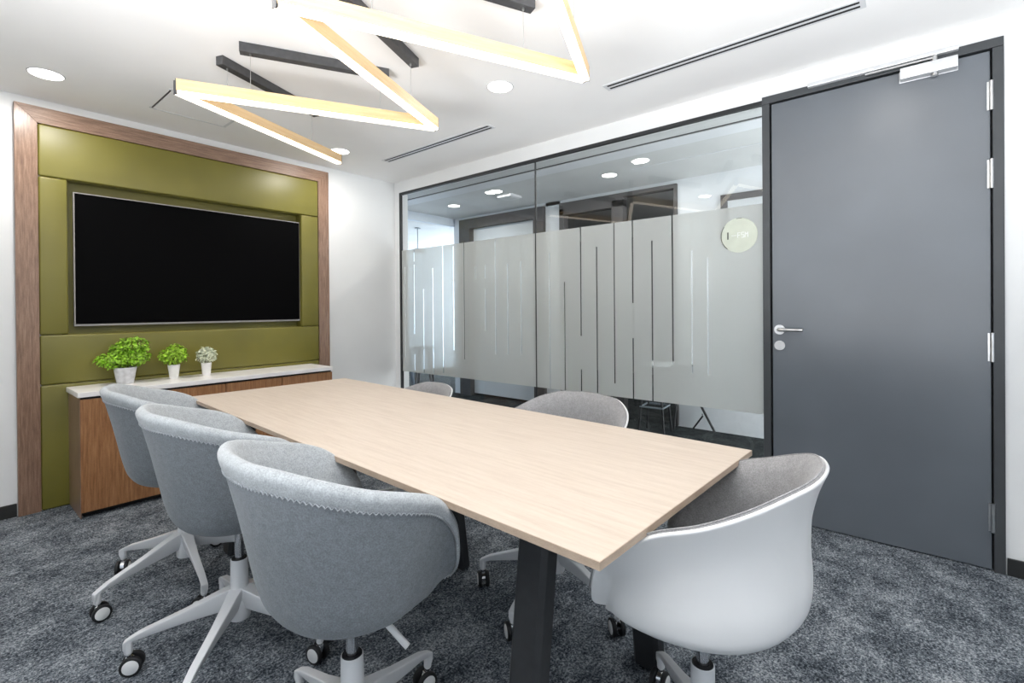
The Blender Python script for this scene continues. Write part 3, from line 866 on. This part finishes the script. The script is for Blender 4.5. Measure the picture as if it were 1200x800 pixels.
# zig-zag pendant
pd = thing('zigzag_pendant_light', 'zigzag pendant of glowing pale wooden beams hung from dark ceiling bars', 'pendant light', (0, 0, 0))
PV = [(-1.213, -1.003), (-2.262, -1.412), (-1.206, -1.960), (-2.259, -2.386), (-1.166, -2.884), (-2.218, -3.304)]
for i, (a, b) in enumerate(zip(PV, PV[1:])):
    a = Vector((*a, 0)); b = Vector((*b, 0)); d = (b - a).normalized(); n = Vector((-d.y, d.x, 0)); ofs = 0.0006 * (i % 2)
    hw = .018
    def Q(p, s, z): v = p + n * s; return (v.x, v.y, z)
    rotz = math.atan2(d.y, d.x); mid = (a + b) / 2; hl2 = (b - a).length / 2
    bm = bmesh.new(); add_box(bm, -hl2, hl2, -hw, hw, 2.170, 2.222 + ofs)
    be = build('beam', bm, M['beam'], pd, bevel=.001, loc=(mid.x, mid.y, 0), rot=(0, 0, rotz))
    bm = bmesh.new(); add_box(bm, -hl2 + .004, hl2 - .004, -hw + .001, hw - .001, 2.158 - ofs, 2.1695)
    build('diffuser', bm, M['led'], be)
    bm = bmesh.new(); add_box(bm, hl2, hl2 + .003, -hw, hw, 2.158, 2.2215); add_box(bm, -hl2 - .003, -hl2, -hw, hw, 2.158, 2.2215)
    build('end_cap', bm, M['canopy'], be)
    bm = bmesh.new(); add_box(bm, -.345, .345, -.022, .022, H - .045, H - .0005)
    build('canopy', bm, M['canopy'], pd, bevel=.001, loc=(mid.x, mid.y, 0), rot=(0, 0, rotz))
    for s_ in (-.30, .30):
        p = mid + d * s_
        bm = bmesh.new(); add_tube(bm, (p.x, p.y, 2.2215), (p.x, p.y, H - .0445), .0012, n=8); add_tube(bm, (p.x, p.y, H - .053), (p.x, p.y, H - .0445), .005, n=12)
        build('cable', bm, M['steel'], pd)

# ------------------------------------------------------------------ corridor and offices beyond the glass
def st_box(name, *dims, mat, bevel=0.0):
    bm = bmesh.new(); add_box(bm, *dims); return struct(name, bm, mat, bevel=bevel)
st_box('floor_corridor', 0.05, 5.2, -6.3, 4.3, -0.1, -0.0005, mat=M['carpet_dark'])
bm = bmesh.new(); add_box(bm, 0.10, 5.2, -6.3, 4.3, H, H + .1); struct('ceiling_corridor', bm, M['corridor_ceiling'])
st_box('trim_1', 0.555, 0.735, -6.2, 0.98, H - .008, H - .0005, mat=M['corridor_wall'])
st_box('trim_2', 0.535, 0.553, -6.2, 0.98, H - .004, H - .0005, mat=M['corridor_dark'])
st_box('trim_3', 1.105, 1.118, -6.2, -2.0, H - .004, H - .0005, mat=M['corridor_wall'])
# far side of the corridor
bm = bmesh.new()
add_box(bm, 1.75, 1.85, -6.2, -2.19, 0, H); add_box(bm, 1.75, 1.85, -.800, -.585, 0, H); add_box(bm, 1.75, 1.85, .85, 1.0, 0, H)
add_box(bm, 1.75, 1.85, -2.19, .85, 2.40, H)
struct('wall_corridor', bm, M['corridor_wall'])
bm = bmesh.new()
add_box(bm, 1.70, 1.84, .65, .85, 0.001, 2.27); add_box(bm, 1.70, 1.84, -.58, -.43, 0.001, 2.27); add_box(bm, 1.70, 1.84, -.58, .85, 2.27, 2.399)
struct('trim_4', bm, M['corridor_dark'])
d2 = bpy.data.objects.new('door_2', None); COL.objects.link(d2); d2['kind'] = 'structure'
bm = bmesh.new(); add_box(bm, 1.78, 1.82, -.43, .65, .03, 2.08); struct('door_leaf', bm, M['office_panel'], d2)
bm = bmesh.new(); add_box(bm, 1.78, 1.82, -.43, .65, 2.10, 2.27); struct('transom_panel', bm, M['office_panel'], d2)
w4 = bpy.data.objects.new('window_4', None); COL.objects.link(w4); w4['kind'] = 'structure'
bm = bmesh.new()
add_box(bm, 1.72, 1.82, -.86, -.80, .001, 2.33); add_box(bm, 1.72, 1.82, -1.61, -1.478, .001, 2.33); add_box(bm, 1.72, 1.82, -2.19, -2.16, .001, 2.36)
add_box(bm, 1.72, 1.82, -1.61, -.80, 2.26, 2.40); add_box(bm, 1.72, 1.82, -2.19, -1.61, 2.36, 2.40)
struct('window_frame', bm, M['corridor_dark'], w4)
w5 = bpy.data.objects.new('window_5', None); COL.objects.link(w5); w5['kind'] = 'structure'
bm = bmesh.new(); add_box(bm, 1.735, 1.7495, -2.66, -2.60, 1.75, 2.22); add_box(bm, 1.735, 1.7495, -3.9, -2.66, 2.16, 2.22); struct('window_frame', bm, M['corridor_dark'], w5)
bm = bmesh.new(); add_box(bm, 1.742, 1.7495, -3.9, -2.66, 1.75, 2.16); struct('window_blind', bm, M['office_panel'], w5)
# office behind, lounge at the end
bm = bmesh.new(); add_box(bm, 5.1, 5.2, -6.2, 4.2, 0, H); add_box(bm, 1.85, 5.1, -6.3, -6.2, 0, H); add_box(bm, 1.85, 5.1, 0.87, 0.97, 0, H)
struct('wall_office', bm, M['office_wall'])
bm = bmesh.new(); add_box(bm, 0.1, 5.1, 3.4, 3.5, 0, H); add_box(bm, 0.0, 0.1, 0.2, 3.5, 0, H)
add_box(bm, 0.10, 1.75, 0.98, 1.06, 2.335, H); add_box(bm, 1.85, 5.1, 0.975, 1.06, 0, H)
struct('wall_lounge', bm, M['lounge_wall'])
st_box('wall_corridor_end', 0.1, 5.2, -6.4, -6.3, 0, H, mat=M['corridor_wall'])
CG = 'corridor downlights seen through the glass'
ceiling_light('corridor downlight farthest left behind the glass near the lounge', 1.121, 0.338, group=CG, power=7)
ceiling_light('corridor downlight behind the left glass pane, beside the square ceiling box', 0.912, -0.529, group=CG, power=7)
ceiling_light('corridor downlight behind the right glass pane, left one of the close pair', 1.150, -1.76, group=CG, power=7)
ceiling_light('corridor downlight behind the right glass pane, right one of the close pair', 0.922, -2.184, group=CG, power=7)
bx = thing('ceiling_box', 'small square white box on the corridor ceiling behind the left glass pane', 'ceiling box', (1.16, -0.514, H))
boxobj('cover', (-.10, .10, -.10, .10, -.030, -.0005), M['white_metal'], bx, bevel=.006); boxobj('grille', (-.06, .06, -.06, .06, -.034, -.0305), M['corridor_ceiling'], bx)
# pendant lamp in the lounge
pl = thing('pendant_lamp', 'small grey dome pendant lamp on a thin rod behind the left end of the glass', 'pendant lamp', (1.86, 1.93, 2.065))
bm = bmesh.new(); add_lathe(bm, [(0, .058), (.03, .056), (.075, .040), (.110, .015), (.118, 0), (.114, .002), (.072, .034), (.03, .049), (0, .051)], 32); build('lamp_shade', bm, M['lamp_grey'], pl, smooth=True)
bm = bmesh.new(); add_tube(bm, (0, 0, .057), (0, 0, H - 2.065 - .012), .006, n=10); build('rod', bm, M['lamp_grey'], pl)
bm = bmesh.new(); add_lathe(bm, [(0, H - 2.065 - .0005), (.045, H - 2.065 - .0005), (.045, H - 2.065 - .012), (0, H - 2.065 - .013)], 24); build('ceiling_rose', bm, M['lamp_grey'], pl)
# lounge stools
def stool(label, loc, rz, mat_leg, mat_seat, h, spread, group=None, name='stool', cat='stool', rleg=.016):
    t = thing(name, label, cat, loc, R(rz), group)
    bm = bmesh.new(); add_lathe(bm, [(0, h - .035), (.15, h - .035), (.168, h - .022), (.168, h - .010), (.155, h), (0, h)], 28); build('seat', bm, mat_seat, t, smooth=True, auto=40)
    for k in range(4):
        a = R(45 + 90 * k)
        bm = bmesh.new(); add_tube(bm, (spread * math.cos(a), spread * math.sin(a), .001), (.10 * math.cos(a), .10 * math.sin(a), h - .036), rleg, rleg * 1.15, 12); build('leg', bm, mat_leg, t, smooth=True, auto=40)
    return t
stool('slate blue legged stool in the bright lounge at the left edge of the glass', (1.40, 1.75, 0), 10, M['bluegrey'], M['seat_pale'], .62, .17, 'lounge stools behind the glass', rleg=.025)
stool('dark legged stool in the bright lounge right of the slate blue one', (1.80, 1.72, 0), 40, M['corridor_dark'], M['seat_pale'], .62, .17, 'lounge stools behind the glass', rleg=.02)
# office seat and easel seen below the frosted film
os_ = stool('thin black legged stool with a grey foot rest beyond the glass', (1.38, -2.10, 0), 5, M['black'], M['seat_pale'], .66, .17, rleg=.010)
bm = bmesh.new(); add_path(bm, [(.150 * math.cos(R(45 + 90 * k)), .150 * math.sin(R(45 + 90 * k)), .25) for k in range(4)], .009, 8, closed=True); build('foot_rest', bm, M['lamp_grey'], os_)
ez = thing('folding_stand', 'black splayed folding stand before the pale corridor panel near the door', 'stand', (1.66, -2.45, 0))
for p, q, rr in (((0.0, -.11, .012), (0.0, .22, .62), .011), ((.05, .30, .012), (.02, .20, .62), .011), ((-.10, .24, .012), (0, .21, .60), .011)):
    bm = bmesh.new(); add_tube(bm, p, q, rr, n=12); build('leg', bm, M['black'], ez, smooth=True, auto=40)
bm = bmesh.new(); add_path(bm, [(.0, .095, .012), (.0, .0, .15), (.0, .005, .17)], .008, 8); build('brace', bm, M['black'], ez)
bm = bmesh.new(); add_box(bm, -.07, .07, .04, .36, .62, .64); build('top', bm, M['seat_pale'], ez, bevel=.004)

# ------------------------------------------------------------------ light
w = bpy.data.worlds.new('sky'); S.world = w; w.use_nodes = True
bg = w.node_tree.nodes['Background']; bg.inputs['Color'].default_value = (0.80, 0.90, 1.0, 1); bg.inputs['Strength'].default_value = 1.1
def area(name, loc, rot, sx, sy_, e, col, spread=180):
    l = bpy.data.lights.new(name, 'AREA'); l.shape = 'RECTANGLE'; l.size = sx; l.size_y = sy_; l.energy = e; l.color = col; l.spread = R(spread)
    o = bpy.data.objects.new(name, l); COL.objects.link(o); o.location = loc; o.rotation_euler = rot
    return o
area('ceiling_fill_left', (XL + .05, -3.6, 0.75), (0, R(-138), 0), 0.7, 3.1, 84, (0.97, 0.985, 1.0), 95)  # added uplight inside the left window, aimed to brighten the ceiling
area('ceiling_fill_rear', (-2.3, YB + .05, 0.75), (R(130), 0, 0), 2.8, 0.7, 32, (0.97, 0.985, 1.0), 75)  # added narrow uplight by the rear wall, lifts the ceiling only
area('daylight_lounge', (5.05, 2.2, 1.3), (0, R(90), 0), 1.8, 2.0, 225, (0.90, 0.95, 1.0))
area('corridor_fill', (0.92, -6.2, 1.2), (R(115), 0, 0), 1.4, 1.8, 230, (0.96, 0.98, 1.0))  # unseen fill light added at the hidden corridor end, no window there
area('office_fill', (3.6, -2.2, 2.40), (0, 0, 0), 1.2, 1.2, 20, (1.0, 0.98, 0.95))  # lamp without a fixture, added to brighten the office interior

# ------------------------------------------------------------------ camera
cam = bpy.data.cameras.new('camera'); co = bpy.data.objects.new('camera', cam); COL.objects.link(co)
F, YAW, PIT, ROL, SX, SY = 566.268, 0.8813, -0.0038, -0.0077, 0.953, -36.19
YAW, PIT, ROL = 0.8813, -0.0038, -0.0077
cy, sy = math.cos(YAW), math.sin(YAW)
f = Vector((sy, cy, 0)); r = Vector((cy, -sy, 0)); u = Vector((0, 0, 1))
f2 = f * math.cos(PIT) + u * math.sin(PIT); u2 = u * math.cos(PIT) - f * math.sin(PIT)
r3 = r * math.cos(ROL) + u2 * math.sin(ROL); u3 = u2 * math.cos(ROL) - r * math.sin(ROL)
mw = Matrix(((r3.x, u3.x, -f2.x, -2.9898), (r3.y, u3.y, -f2.y, -3.9711), (r3.z, u3.z, -f2.z, 1.1757), (0, 0, 0, 1)))
co.matrix_world = mw
cam.sensor_fit = 'HORIZONTAL'; cam.sensor_width = 36.0; cam.lens = F / 1200 * 36.0
cam.shift_x = -SX / 1200; cam.shift_y = SY / 1200
cam.clip_start = 0.02
S.camera = co
